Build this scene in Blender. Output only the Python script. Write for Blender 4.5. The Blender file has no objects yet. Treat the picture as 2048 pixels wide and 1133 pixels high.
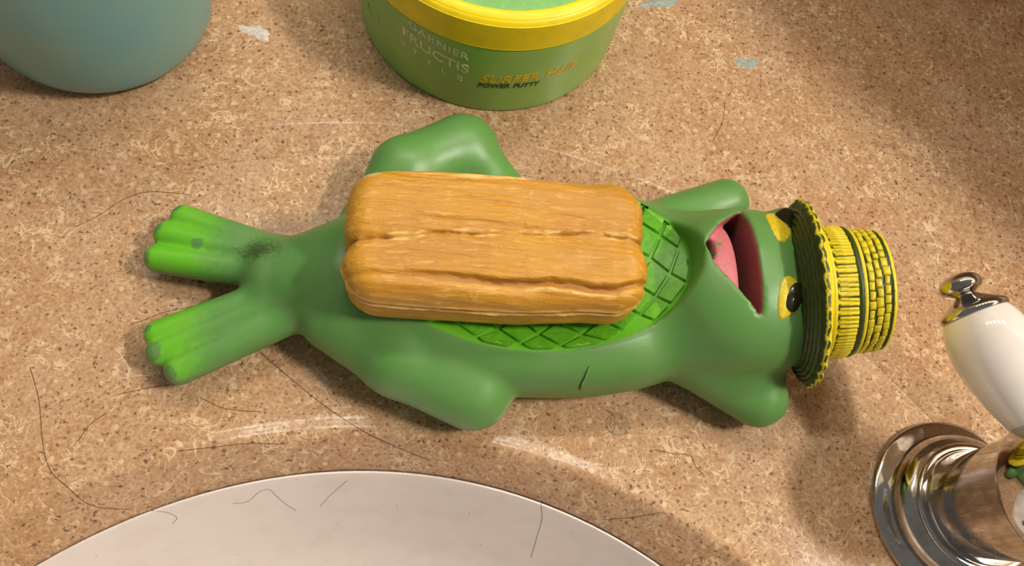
import bpy, math, random
import numpy as np
from mathutils import Matrix, Vector
random.seed(4); RNG = np.random.RandomState(7)
CM = 0.01
scene = bpy.context.scene
COL = scene.collection

# ------------------------------------------------------------------ camera
IW, IH, FPX = 2048.0, 1133.0, 1550.0
def _cam():
    d = np.array([800 - IW/2, -(1200 - IH/2), -FPX]); d /= np.linalg.norm(d)
    up = -d
    X = np.array([1, 0, 0.]) - up[0]*up; X /= np.linalg.norm(X)
    R = np.array([X, np.cross(up, X), up])
    return R, R @ np.array([0, 0, FPX/60.0])
CR, CC = _cam()                                   # world (cm) = CR @ camera axes
def un(px, py, z):                                # a point of the place, from its bearing and its height (cm)
    v = CR @ np.array([px - IW/2, -(py - IH/2), -FPX])
    return CC + (z - CC[2])/v[2]*v
cam_data = bpy.data.cameras.new('camera'); cam = bpy.data.objects.new('camera', cam_data); COL.objects.link(cam)
M4 = np.eye(4); M4[:3, :3] = CR; M4[:3, 3] = CC*CM
cam.matrix_world = Matrix(M4.tolist())
cam_data.sensor_fit = 'HORIZONTAL'; cam_data.sensor_width = 36.0; cam_data.lens = 36.0*FPX/IW
cam_data.clip_start = 0.01; cam_data.clip_end = 30
scene.camera = cam

# ------------------------------------------------------------------ world, light, exposure
scene.view_settings.view_transform = 'Standard'; scene.view_settings.look = 'None'
scene.view_settings.gamma = 1.0; scene.view_settings.use_curve_mapping = False
scene.view_settings.exposure = -0.38
world = bpy.data.worlds.new('world'); scene.world = world; world.use_nodes = True
wb = world.node_tree.nodes['Background']
wb.inputs['Color'].default_value = (1.0, 0.95, 0.87, 1); wb.inputs['Strength'].default_value = 0.24
LAMP = np.array([106.0, -20.0, 150.0])               # middle of the bulb row, cm
LAMP_DIR = np.array([0.0, 1.0, 0.0])
BULB_W = 33.0
LAMP2 = np.array([0.0, 26.0, 64.0]); BULB2_W = 1.9   # the lamp bar over the back wall
BULB_COL = (1.0, 0.95, 0.87)

# ------------------------------------------------------------------ mesh helpers
def obj(name, verts, faces, mat=None, parent=None, L=None, smooth=True):
    v = np.asarray(verts, float)
    if L is not None: v = v - np.asarray(L, float)
    me = bpy.data.meshes.new(name)
    me.from_pydata((v*CM).tolist(), [], [list(map(int, f)) for f in faces]); me.update()
    if smooth: me.polygons.foreach_set('use_smooth', [True]*len(me.polygons))
    o = bpy.data.objects.new(name, me); COL.objects.link(o)
    if mat: me.materials.append(mat)
    if parent: o.parent = parent
    return o
def tag(o, label, cat, group=None, kind=None):
    if label: o['label'] = label
    if cat: o['category'] = cat
    if group: o['group'] = group
    if kind: o['kind'] = kind
    return o
def thing(name, label, cat, L, group=None):
    o = bpy.data.objects.new(name, None); COL.objects.link(o); o.empty_display_size = 0.01
    o.location = Vector(L)*CM
    return tag(o, label, cat, group)
def frame(axis, hint=(0, 0, 1)):
    a = np.asarray(axis, float); a = a/np.linalg.norm(a)
    h = np.asarray(hint, float); x = h - a*np.dot(h, a)
    if np.linalg.norm(x) < 1e-6: x = np.array([1., 0, 0]) - a*a[0]
    x /= np.linalg.norm(x)
    return np.array([x, np.cross(a, x), a])       # rows: x, y, axis
def lathe(profile, n=96, base=(0, 0, 0), axis=(0, 0, 1), hint=(1, 0, 0), rfun=None):
    F = frame(axis, hint); V = []; Fc = []
    for k, (r, z) in enumerate(profile):
        for i in range(n):
            t = 2*math.pi*i/n
            rr, zz = (r, z) if rfun is None else rfun(k, t, r, z)
            V.append(np.asarray(base) + rr*math.cos(t)*F[0] + rr*math.sin(t)*F[1] + zz*F[2])
    for k in range(len(profile) - 1):
        for i in range(n):
            j = (i + 1) % n
            Fc.append((k*n+i, k*n+j, (k+1)*n+j, (k+1)*n+i))
    return V, Fc
def smooth_prof(pts, sub=6):
    P = np.array(pts, float); out = []
    for i in range(len(P) - 1):
        p0 = P[max(i-1, 0)]; p1 = P[i]; p2 = P[i+1]; p3 = P[min(i+2, len(P)-1)]
        for k in range(sub):
            t = k/sub
            out.append(tuple(0.5*((2*p1) + (p2-p0)*t + (2*p0-5*p1+4*p2-p3)*t*t + (3*p1-p0-3*p2+p3)*t**3)))
    out.append(tuple(P[-1])); return out
def tube(pts, r, n=6, closed_ends=True):
    P = np.array(pts, float); V = []; Fc = []
    m = len(P)
    for i in range(m):
        d = P[min(i+1, m-1)] - P[max(i-1, 0)]
        F = frame(d, (0.13, 0.21, 1)); rr = r if np.isscalar(r) else r[i]
        for k in range(n):
            t = 2*math.pi*k/n
            V.append(P[i] + rr*(math.cos(t)*F[0] + math.sin(t)*F[1]))
    for i in range(m - 1):
        for k in range(n):
            j = (k+1) % n
            Fc.append((i*n+k, i*n+j, (i+1)*n+j, (i+1)*n+k))
    if closed_ends:
        Fc.append(tuple(range(n-1, -1, -1))); Fc.append(tuple((m-1)*n + k for k in range(n)))
    return V, Fc
def box(c, s, F=None):
    F = np.eye(3) if F is None else F
    V = [np.asarray(c) + sx*s[0]/2*F[0] + sy*s[1]/2*F[1] + sz*s[2]/2*F[2] for sz in (-1, 1) for sy in (-1, 1) for sx in (-1, 1)]
    Fc = [(0, 2, 3, 1), (4, 5, 7, 6), (0, 1, 5, 4), (2, 6, 7, 3), (0, 4, 6, 2), (1, 3, 7, 5)]
    return V, Fc
def merge(*parts):
    V = []; Fc = []
    for v, f in parts:
        o = len(V); V += list(v); Fc += [tuple(i + o for i in q) for q in f]
    return V, Fc
def surface_nets(F, org, h):
    nx, ny, nz = F.shape; S = F < 0
    C = [(a, b, c) for a in (0, 1) for b in (0, 1) for c in (0, 1)]
    sl = lambda A, c: A[c[0]:nx-1+c[0], c[1]:ny-1+c[1], c[2]:nz-1+c[2]]
    cnt = sum(sl(S, c).astype(np.int8) for c in C)
    act = (cnt > 0) & (cnt < 8)
    I = np.argwhere(act); idx = -np.ones(act.shape, np.int32); idx[act] = np.arange(len(I))
    acc = np.zeros((len(I), 3)); num = np.zeros(len(I))
    val = {c: F[I[:, 0]+c[0], I[:, 1]+c[1], I[:, 2]+c[2]].astype(float) for c in C}
    for a in C:
        for ax in range(3):
            if a[ax]: continue
            b = list(a); b[ax] = 1; b = tuple(b)
            fa, fb = val[a], val[b]; m = (fa < 0) != (fb < 0)
            t = np.where(m, fa/np.where(m, fa-fb, 1), 0)
            for q in range(3):
                acc[:, q] += np.where(m, a[q] + (t if q == ax else 0), 0)
            num += m
    V = (I + acc/num[:, None])*h + np.asarray(org)
    Q = []
    for ax in range(3):
        u, v = (ax+1) % 3, (ax+2) % 3
        s0 = [slice(1, -1)]*3; s1 = [slice(1, -1)]*3
        s0[ax] = slice(0, -1); s1[ax] = slice(1, None)
        A = S[tuple(s0)]; B = S[tuple(s1)]
        E = np.argwhere(A != B); fl = A[tuple(E.T)]
        E = E + 1; E[:, ax] -= 1
        def cid(du, dv):
            K = E.copy(); K[:, u] += du; K[:, v] += dv
            K = np.minimum(K, np.array(idx.shape) - 1)
            return idx[K[:, 0], K[:, 1], K[:, 2]]
        q = np.stack([cid(-1, -1), cid(0, -1), cid(0, 0), cid(-1, 0)], 1)
        q[~fl] = q[~fl][:, ::-1]
        Q.append(q[(q >= 0).all(1)])
    return V, np.concatenate(Q)
def mesh_np(name, V, Q, mat, parent=None, L=(0, 0, 0)):
    me = bpy.data.meshes.new(name)
    me.vertices.add(len(V)); me.vertices.foreach_set('co', ((V - np.asarray(L))*CM).astype(np.float32).ravel())
    me.loops.add(Q.size); me.loops.foreach_set('vertex_index', Q.astype(np.int32).ravel())
    me.polygons.add(len(Q)); me.polygons.foreach_set('loop_start', (np.arange(len(Q))*4).astype(np.int32))
    me.update(calc_edges=True); me.validate()
    me.polygons.foreach_set('use_smooth', [True]*len(me.polygons))
    me.materials.append(mat)
    o = bpy.data.objects.new(name, me); COL.objects.link(o)
    if parent: o.parent = parent
    return o
def relax(V, Q, it=2, k=0.5):
    for _ in range(it):
        A = np.zeros_like(V); n = np.zeros(len(V))
        for a in range(4):
            for b in ((a+1) % 4, (a-1) % 4):
                np.add.at(A, Q[:, a], V[Q[:, b]]); np.add.at(n, Q[:, a], 1)
        V = V*(1-k) + k*A/np.maximum(n, 1)[:, None]
    return V

# ------------------------------------------------------------------ material helpers
def lin(c):
    c = np.array(c[:3], float)/255
    l = np.where(c <= .04045, c/12.92, ((c+.055)/1.055)**2.4)
    return (float(l[0]), float(l[1]), float(l[2]), 1.0)
class Mat:
    def __init__(s, name, col=(128, 128, 128), rough=.5, metal=0, **kw):
        s.m = bpy.data.materials.new(name); s.m.use_nodes = True
        s.nt = s.m.node_tree; s.b = s.nt.nodes['Principled BSDF']
        s.b.inputs['Base Color'].default_value = lin(col)
        s.b.inputs['Roughness'].default_value = rough; s.b.inputs['Metallic'].default_value = metal
        for k, v in kw.items(): s.b.inputs[k.replace('_', ' ')].default_value = v
        s._co = None
    def n(s, t, **ins):
        nd = s.nt.nodes.new(t)
        for k, v in ins.items():
            if hasattr(nd, k) and k not in nd.inputs: setattr(nd, k, v); continue
            i = nd.inputs[k.replace('_', ' ')] if not k.startswith('i') or not k[1:].isdigit() else nd.inputs[int(k[1:])]
            if isinstance(v, bpy.types.NodeSocket): s.nt.links.new(v, i)
            else: i.default_value = v
        return nd
    def co(s, scale=(100, 100, 100), rot=(0, 0, 0)):
        tc = s.n('ShaderNodeTexCoord')
        mp = s.n('ShaderNodeMapping', Vector=tc.outputs['Object'], Scale=scale, Rotation=rot)
        return mp.outputs[0]
    def noise(s, v, scale, detail=2, rough=.5, dist=0):
        return s.n('ShaderNodeTexNoise', Vector=v, Scale=scale, Detail=detail, Roughness=rough, Distortion=dist)
    def math(s, op, a, b=0.0, clamp=False):
        nd = s.n('ShaderNodeMath', i0=a, i1=b); nd.operation = op; nd.use_clamp = clamp; return nd.outputs[0]
    def step(s, v, lo, hi):
        nd = s.n('ShaderNodeMapRange', Value=v); nd.inputs[1].default_value = lo; nd.inputs[2].default_value = hi
        nd.interpolation_type = 'SMOOTHSTEP'; return nd.outputs[0]
    def mix(s, f, a, b):
        nd = s.nt.nodes.new('ShaderNodeMix'); nd.data_type = 'RGBA'
        for sock, v in ((nd.inputs[0], f), (nd.inputs[6], a), (nd.inputs[7], b)):
            if isinstance(v, bpy.types.NodeSocket): s.nt.links.new(v, sock)
            else: sock.default_value = v if not isinstance(v, (tuple, list)) or len(v) == 4 else lin(v)
        return nd.outputs[2]
    def color(s, v): s.nt.links.new(v, s.b.inputs['Base Color']); return s
    def set(s, k, v): s.nt.links.new(v, s.b.inputs[k]); return s
    def bump(s, h, strength=.3, dist=.0005):
        nd = s.n('ShaderNodeBump', Height=h, Strength=strength, Distance=dist)
        s.nt.links.new(nd.outputs[0], s.b.inputs['Normal']); return s
    def attr(s, name):
        nd = s.nt.nodes.new('ShaderNodeAttribute'); nd.attribute_name = name; return nd

# countertop: speckled tan solid surface with pale fibres
def counter_mat():
    m = Mat('speckled_tan_solid_surface', rough=.19, Specular_IOR_Level=.30)
    v = m.co()
    big = m.noise(v, .35, 3).outputs[0]
    mid = m.noise(v, 4.5, 3, .6).outputs[0]
    fin = m.noise(v, 8.5, 2, .6).outputs[0]
    c = m.mix(m.step(big, .38, .62), (184, 144, 106), (190, 154, 120))
    c = m.mix(m.math('MULTIPLY', m.step(mid, .50, .64), .6), c, (164, 120, 82))
    c = m.mix(m.math('MULTIPLY', m.step(fin, .54, .64), .45), c, (212, 182, 146))
    c = m.mix(m.math('MULTIPLY', m.step(fin, .44, .35), .5), c, (144, 106, 76))
    # pale chips
    vo = m.n('ShaderNodeTexVoronoi', Vector=v, Scale=3.2); vo.feature = 'F1'
    sel = m.step(m.n('ShaderNodeSeparateColor', Color=vo.outputs['Color']).outputs[0], .78, .8)
    wob = m.math('ADD', vo.outputs['Distance'], m.math('MULTIPLY', m.math('SUBTRACT', fin, .5), .5))
    c = m.mix(m.math('MULTIPLY', m.math('MULTIPLY', sel, m.step(wob, .30, .22)), .75), c, (222, 193, 152))
    # dark specks
    for sc, thr, w in ((4.6, .55, .22), (2.3, .72, .15), (6.8, .5, .24)):
        vo = m.n('ShaderNodeTexVoronoi', Vector=v, Scale=sc)
        sel = m.step(m.n('ShaderNodeSeparateColor', Color=vo.outputs['Color']).outputs[1], thr, thr+.02)
        wob = m.math('ADD', vo.outputs['Distance'], m.math('MULTIPLY', m.math('SUBTRACT', fin, .5), .9))
        c = m.mix(m.math('MULTIPLY', m.math('MULTIPLY', sel, m.step(wob, w, w*.6)), .72), c, (92, 70, 58))
    # pale wandering fibres
    clus = m.math('ADD', .35, m.math('MULTIPLY', m.step(m.noise(v, .42, 2).outputs[0], .42, .6), .55))
    for sc, seed, w, lo in ((.8, 3.1, .011, .51), (1.4, 11.7, .016, .53), (2.2, 23.0, .026, .56), (1.05, 41.0, .012, .51), (3.1, 61.0, .034, .565), (1.8, 83., .019, .54)):
        off = m.n('ShaderNodeVectorMath', i0=v, i1=(seed, seed*1.7, seed*.4)); off.operation = 'ADD'
        nn = m.noise(off.outputs[0], sc, 1.6, .5, 1.1).outputs[0]
        line = m.step(m.math('ABSOLUTE', m.math('SUBTRACT', nn, .5)), w, w*.45)
        msk = m.step(m.noise(off.outputs[0], sc*.8, 1).outputs[0], lo, lo+.06)
        c = m.mix(m.math('MULTIPLY', m.math('MULTIPLY', line, msk), clus), c, (224, 197, 158))
    # a few brown veins
    off = m.n('ShaderNodeVectorMath', i0=v, i1=(77., 5., 0.)); off.operation = 'ADD'
    nn = m.noise(off.outputs[0], .8, 3, .6, 1.2).outputs[0]
    line = m.step(m.math('ABSOLUTE', m.math('SUBTRACT', nn, .5)), .004, .001)
    msk = m.step(m.noise(off.outputs[0], .9, 1).outputs[0], .6, .66)
    c = m.mix(m.math('MULTIPLY', m.math('MULTIPLY', line, msk), .7), c, (104, 70, 50))
    m.color(c)
    m.bump(m.noise(v, 3, 2).outputs[0], .06, .0004)
    return m.m
M_COUNTER = counter_mat()

def plain(name, col, rough=.5, metal=0, var=.12, scale=3.0, bump=0, **kw):
    m = Mat(name, col, rough, metal, **kw); v = m.co()
    nz = m.noise(v, scale, 3).outputs[0]
    dark = tuple(int(x*(1-var)) for x in col)
    m.color(m.mix(m.step(nz, .35, .65), col, dark))
    if bump: m.bump(m.noise(v, 40, 2).outputs[0], bump, .0003)
    return m.m

# ------------------------------------------------------------------ the setting: counter, bowl, walls
Z_OUT = 0.30                                        # counter beyond the shallow step; the deck round the bowl is z = 0
C0 = np.array([-4.23, -22.48]); R_BOWL, Z_BOWL = 16.43, -1.2
C_RIM, R_RIM = np.array([-4.28, -24.89]), 19.79
C_OUT, R_OUT = np.array([-3.98, -18.65]), 24.4
WALL_Y, WALL_X, CNT_L, CNT_F = 36.0, 114.0, -60.0, -52.0
def ray_circ(d, c, r):
    w = C0 - c; b = np.dot(w, d); return -b + math.sqrt(b*b - np.dot(w, w) + r*r)
def _dense(pts):
    return np.array(smooth_prof(pts, 8))
OUT_PROF = _dense([(-2.6, 0), (-1.24, 0), (-1.18, .008), (-.8, .125), (-.4, .25), (-.16, .315), (-.05, .331), (.07, .333), (.3, .318), (.55, .305), (1.0, Z_OUT), (1.7, Z_OUT)])
RIM_PROF = _dense([(-.34, -.20), (-.20, -.06), (-.09, .028), (.0, .060), (.09, .062), (.26, .036), (.46, .010), (.8, .0), (1.4, 0), (2.0, 0)])
def ground(x, y):
    x = np.asarray(x, float); y = np.asarray(y, float)
    rr = np.hypot(x - C_OUT[0], y - C_OUT[1]) - R_OUT
    r2 = np.hypot(x - C_RIM[0], y - C_RIM[1]) - R_RIM
    return np.interp(rr, OUT_PROF[:, 0], OUT_PROF[:, 1]) + np.interp(np.maximum(r2, .03), RIM_PROF[:, 0], RIM_PROF[:, 1])
def build_counter():
    n = 360; rings = []
    for i in range(n):
        a = 2*math.pi*i/n; d = np.array([math.cos(a), math.sin(a)])
        rb = R_BOWL; rr = max(ray_circ(d, C_RIM, R_RIM), rb + 1.0); ro = max(ray_circ(d, C_OUT, R_OUT), rr + 5.0)
        tx = ((WALL_X if d[0] > 0 else CNT_L) - C0[0])/d[0] if abs(d[0]) > 1e-9 else 1e9
        ty = ((WALL_Y if d[1] > 0 else CNT_F) - C0[1])/d[1] if abs(d[1]) > 1e-9 else 1e9
        re = min(tx, ty)
        ro = min(ro, re - 2.2); rr = min(rr, ro - 4.8)
        x0, z0 = RIM_PROF[0]; w = rr + x0 - rb
        prof = [(rb, Z_BOWL - 1.3), (rb, Z_BOWL - .15), (rb + .03, Z_BOWL)]
        prof += [(rb + w*q, Z_BOWL + (z0-Z_BOWL)*q**.9) for q in (.12, .3, .5, .7, .87)]
        prof += [(rr + x, z) for x, z in RIM_PROF]
        prof += [(rr + 2 + (ro-2.6-rr-2)*q, 0.0) for q in (.33, .66)]
        prof += [(ro + x, z) for x, z in OUT_PROF]
        prof += [(ro + 1.7 + (re-ro-1.7)*q, Z_OUT) for q in (.3, .65, 1.0)]
        prof += [(re, Z_BOWL - 1.3)]
        rings.append([(C0[0]+d[0]*r, C0[1]+d[1]*r, z) for r, z in prof])
    m = len(rings[0]); V = [p for r in rings for p in r]
    F = [(i*m+k, i*m+(k+1) % m, ((i+1) % n)*m+(k+1) % m, ((i+1) % n)*m+k) for i in range(n) for k in range(m)]
    F = [f[::-1] for f in F]
    o = obj('countertop', V, F, M_COUNTER)
    return tag(o, 'speckled tan solid surface vanity countertop with a round opening for the sink', 'countertop')
build_counter()

def sink_mat():
    m = Mat('glazed_off_white_ceramic', (226, 214, 203), .16); v = m.co()
    a = m.noise(v, 1.2, 4).outputs[0]
    c = m.mix(m.math('MULTIPLY', m.step(a, .45, .7), .35), (238, 228, 222), (226, 214, 206))
    s = m.noise(v, 5.5, 2, .5).outputs[0]
    c = m.mix(m.math('MULTIPLY', m.step(s, .72, .76), .5), c, (150, 140, 134))
    return m.color(c).m
M_SINK = sink_mat()
SINK_PROF = smooth_prof([(R_BOWL-.015, Z_BOWL-.03), (R_BOWL-.06, Z_BOWL-.02), (R_BOWL-.14, Z_BOWL-.12), (R_BOWL-.8, Z_BOWL-1.6), (R_BOWL-2.2, Z_BOWL-4.5), (R_BOWL-5, Z_BOWL-8.4), (9, Z_BOWL-11), (4, Z_BOWL-12.3), (2.2, Z_BOWL-12.6)], 5)
def build_sink():
    prof = SINK_PROF
    L = (C0[0], C0[1], Z_BOWL-13)
    t = thing('sink_bowl', 'off-white glazed round sink bowl set under the tan countertop', 'sink', L)
    V, F = lathe(prof, 200, (C0[0], C0[1], 0)); obj('basin', V, [f[::-1] for f in F], M_SINK, t, L)
    V, F = lathe([(2.3, Z_BOWL-12.55), (2.2, Z_BOWL-12.45), (1.7, Z_BOWL-12.6), (1.6, Z_BOWL-13.0), (.01, Z_BOWL-13.0)], 48, (C0[0], C0[1], 0))
    obj('drain', V, F, M_CHROME, t, L)
def chrome_mat(name, rough, smear):
    m = Mat(name, (205, 203, 200), rough, 1.0); v = m.co()
    a = m.noise(v, 2.2, 5, .65).outputs[0]
    m.set('Roughness', m.math('ADD', m.math('MULTIPLY', m.step(a, .45, .75), smear), rough))
    m.color(m.mix(m.step(a, .4, .75), (196, 193, 190), (168, 160, 152)))
    return m.m
M_CHROME = chrome_mat('polished_chrome', .05, .06)
M_CHROME_SPOT = chrome_mat('water_spotted_chrome', .07, .22)
build_sink()
M_WALL = plain('warm_painted_plaster', (214, 196, 172), .7, var=.05, scale=.2)
V, F = box((( WALL_X+CNT_L)/2, WALL_Y+1.5, 60), (WALL_X-CNT_L+6, 3, 200)); tag(obj('wall_back', V, F, M_WALL, smooth=False), 'warm beige wall behind the countertop', 'wall', kind='structure')
V, F = box((WALL_X+1.5, -30, 60), (3, 131.9, 200)); tag(obj('wall_right', V, F, M_WALL, smooth=False), 'warm beige wall beside the faucet', 'wall', kind='structure')

# ------------------------------------------------------------------ added shade board and vanity lamp (above the frame; they light and shade the corner)
def build_shade_board():
    z = 19.0
    # angled edge of an unseen board, added to cast the shade boundary below
    a = un(1500, 0, Z_OUT); b = un(2048, 478, Z_OUT)
    k = (z - Z_OUT)/(LAMP[2] - Z_OUT)
    A = a + (LAMP - a)*k; B = b + (LAMP - b)*k
    d = (B - A)[:2]; d /= np.linalg.norm(d)
    tA = (WALL_Y - A[1])/d[1]; tB = np.linalg.norm((B-A)[:2]) + 22
    P = [A[:2] + d*tA, A[:2] + d*tB, np.array([(A[:2] + d*tB)[0], WALL_Y])]
    V = [(p[0], p[1], zz) for zz in (z, z+1.6) for p in P]
    F = [(0, 1, 2), (5, 4, 3), (0, 3, 4, 1), (1, 4, 5, 2), (2, 5, 3, 0)]
    o = obj('shade_board', V, [f[::-1] for f in F], plain('shade_board_paint', (196, 178, 156), .45), smooth=False)
    tag(o, 'unseen cream angled board added to shade the counter corner', 'shade blocker')
build_shade_board()
def build_lamp(C, D, N, spots, watt, label, rad=2.4):
    L = tuple(C); t = thing('vanity_lamp', label, 'lamp', L)
    w = (max(spots) - min(spots)) + 12
    V, F = box(C + N*7, (w, 2.0, 7), np.array([D, N, [0, 0, 1]])); obj('back_plate', V, F, M_CHROME, t, L, False)
    for s in spots:
        p = C + D*s
        V, F = lathe(smooth_prof([(1.5, 5.9), (1.5, 3.4), (1.9, 2.9), (1.9, 2.6)], 3), 24, p, N); obj('socket', V, F, M_CHROME, t, L)
        ld = bpy.data.lights.new('bulb_light', 'POINT'); ld.energy = watt; ld.color = BULB_COL; ld.shadow_soft_size = rad*CM
        lo = bpy.data.objects.new('bulb_light', ld); COL.objects.link(lo); lo.parent = t; lo.location = Vector((p - C)*CM)
build_lamp(LAMP, LAMP_DIR, np.array([1.0, 0, 0]), (-9, 0, 9), BULB_W, 'chrome vanity lamp with three round bulbs high on the right wall', 4.5)
build_lamp(LAMP2, np.array([1., 0, 0]), np.array([0, 1., 0]), (-24, -12, 0, 12, 24), BULB2_W, 'long chrome lamp bar with five bulbs along the back wall')

# ------------------------------------------------------------------ the frog soap dish
def smin(a, b, k):
    h = np.clip(.5 + .5*(b-a)/k, 0, 1); return b*(1-h) + a*h - k*h*(1-h)
def smax(a, b, k): return -smin(-a, -b, k)
def rcone(P, a, b, ra, rb, zs=1.0):                 # round cone, optionally flattened in z about its own axis
    a = np.asarray(a, float); b = np.asarray(b, float); d = b - a
    X, Y, Z = P
    t = np.clip(((X-a[0])*d[0] + (Y-a[1])*d[1] + (Z-a[2])*d[2])/np.dot(d, d), 0, 1)
    q = np.sqrt((X-a[0]-t*d[0])**2 + (Y-a[1]-t*d[1])**2 + ((Z-a[2]-t*d[2])/zs)**2)
    return q - (ra + (rb-ra)*t)
def sell(P, c, s, p=2., q=2.):
    X, Y, Z = P
    k = ((np.abs((X-c[0])/s[0])**p + np.abs((Y-c[1])/s[1])**p)**(q/p) + np.abs((Z-c[2])/s[2])**q)**(1/q)
    return (k - 1)*min(s)*np.clip(.75 + .25*k, .5, 1.5)
# belly dish: an oval bowl
DC = None
def fit_dish():
    pts = [(908, 664), (967, 690), (1026, 700), (1084, 702), (1143, 699), (1201, 691), (1261, 673), (1306, 644), (1338, 612), (1369, 567), (1388, 512), (1368, 463), (1338, 434), (1298, 413)]
    P = np.array([un(x, y, 3.05)[:2] for x, y in pts])
    A = np.c_[P[:, 0]**2, P[:, 1]**2, P[:, 0], P[:, 1]]
    s = np.linalg.lstsq(A, np.ones(len(P)), rcond=None)[0]
    cx, cy = -s[2]/(2*s[0]), -s[3]/(2*s[1]); g = 1 + s[0]*cx**2 + s[1]*cy**2
    return cx, cy, math.sqrt(g/s[0]), math.sqrt(g/s[1])
DCX, DCY, DA, DB = fit_dish()
print('dish', DCX, DCY, DA, DB)
Z_RIM, DISH_D = 3.02, 0.85
def _dbt():
    v = []
    for q in ((1368, 463), (1338, 434), (1298, 413)):
        p = un(*q, 3.05); v.append((p[1]-DCY)/math.sqrt(max(1-((p[0]-DCX)/DA)**2, .05)))
    print('dbt', v); return v[-1]
DBT = min(_dbt(), DB)
def rho_f(x, y):
    dy = y - DCY; return np.sqrt(((x-DCX)/DA)**2 + (dy/np.where(dy > 0, DBT, DB))**2)
def dish_z(x, y):
    rho2 = rho_f(x, y)**2
    return Z_RIM - DISH_D*(1 - rho2)
def U(px, py, z): return un(px, py, z)
# mouth frame
MC = U(1480, 520, 4.3)
def poly_sd(P2, pts):                               # signed distance to a convex polygon (negative inside), pts counter-clockwise in world
    d = None
    for i in range(len(pts)):
        a = pts[i]; b = pts[(i+1) % len(pts)]; e = b - a; nrm = np.array([e[1], -e[0]])/np.linalg.norm(e)
        q = (P2[0]-a[0])*nrm[0] + (P2[1]-a[1])*nrm[1]
        d = q if d is None else smax(d, q, .08)
    return d
MOUTH_PX = ((1499, 412), (1440, 446), (1413, 484), (1430, 522), (1466, 562), (1527, 636), (1519, 560), (1509, 480))
def head_raw(P):
    X, Y, Z = P
    d = sell(P, HEADC, (2.72, 2.62, 2.15), 2.2, 2.2)
    return d
HEADC = U(1478, 585, 2.55)
def body_sdf(P, carve=True):
    X, Y, Z = P
    tr = sell(P, (.45, -.72, 1.45), (6.7, 3.42, 1.85), 2.2, 2.9)
    # legs
    hip = rcone(P, U(560, 556, 1.25), U(690, 565, 1.5), 1.05, 1.5)
    d = smin(tr, hip, .9)
    for a, b, r0, r1 in ((((668, 640), 1.45), ((800, 715), 1.55), .95, 1.15), (((800, 715), 1.55), ((945, 783), 1.25), 1.15, 1.16),
                         (((735, 440), 1.4), ((812, 345), 1.5), .8, 1.12), (((812, 345), 1.5), ((925, 300), 1.25), 1.12, 1.18), (((925, 305), 1.2), ((1000, 372), 1.2), 1.1, .75)):
        d = smin(d, rcone(P, U(*a[0], a[1]), U(*b[0], b[1]), r0, r1), .32)
    # feet: three toes each, running back into the shank
    feet = None
    for t, k, r0, r1 in (((370, 440), (560, 512), .44, .56), ((338, 472), (565, 532), .44, .58), ((318, 518), (560, 552), .43, .52),
                         ((318, 670), (560, 588), .42, .54), ((322, 706), (575, 605), .42, .60), ((360, 740), (590, 628), .44, .54)):
        c = rcone(P, U(*t, .95), U(*k, 1.2), r0, r1, 1.25)
        feet = c if feet is None else smin(feet, c, .09)
    # cut the crotch apart
    d = smin(d, feet, .30)
    # arms
    for a, b, r0, r1 in ((((1385, 722), 1.5), ((1515, 796), 1.1), .86, .93), (((1300, 448), 1.5), ((1448, 407), 1.25), .72, .84)):
        d = smin(d, rcone(P, U(*a[0], a[1]), U(*b[0], b[1]), r0, r1), .22)
    # head
    d = smin(d, head_raw(P), .75)
    d = smin(d, rcone(P, U(1563, 452, 3.55), U(1567, 449, 3.6), .52, .52), .25)
    d = smin(d, rcone(P, U(1580, 597, 3.75), U(1584, 592, 3.8), .42, .42), .3)
    if carve:
        # belly bowl
        rho = rho_f(X, Y)
        fl = dish_z(X, Y)
        wall = (rho - 1.0)*min(DA, DB)*.9
        bowl = np.maximum(wall, -(Z - fl)*.8)
        bowl = np.maximum(bowl, Z - 4.2)
        bowl = smax(bowl, X - 5.6, .05)
        d = smax(d, -bowl, .07)
        # mouth: a lens that deepens towards the upper lip
        m2 = poly_sd((X, Y), MOUTH)
        e = MOUTH[5] - MOUTH[0]; ln = math.hypot(*e); dr = ((X-MOUTH[0][0])*e[1] - (Y-MOUTH[0][1])*e[0])/ln
        dr = np.abs(dr)*(m2 < .6)
        depth = .06 + .30*np.clip(1.55 - dr, 0, 1.0) + .70*np.clip((.52 - dr)/.2, 0, 1)
        mo = smax(m2, -(d + depth), .05)
        d = smax(d, -mo, .06)
    return smax(d, (ground(X, Y) + .012 - Z), .12)

def march(px, py, sdf, carve=True):
    v = CR @ np.array([px - IW/2, -(py - IH/2), -FPX]); v /= np.linalg.norm(v); t = 14.0
    for _ in range(220):
        p = CC + v*t; q = float(sdf(tuple(np.array([c]) for c in p))[0])
        if q < .002 or t > 45: break
        t += q*.5
    p = CC + v*t; e = .03; g = []
    for k in range(3):
        a = p.copy(); a[k] += e; b = p.copy(); b[k] -= e
        g.append(float(sdf(tuple(np.array([c]) for c in a))[0]) - float(sdf(tuple(np.array([c]) for c in b))[0]))
    g = np.array(g); return p, g/np.linalg.norm(g)

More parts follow.
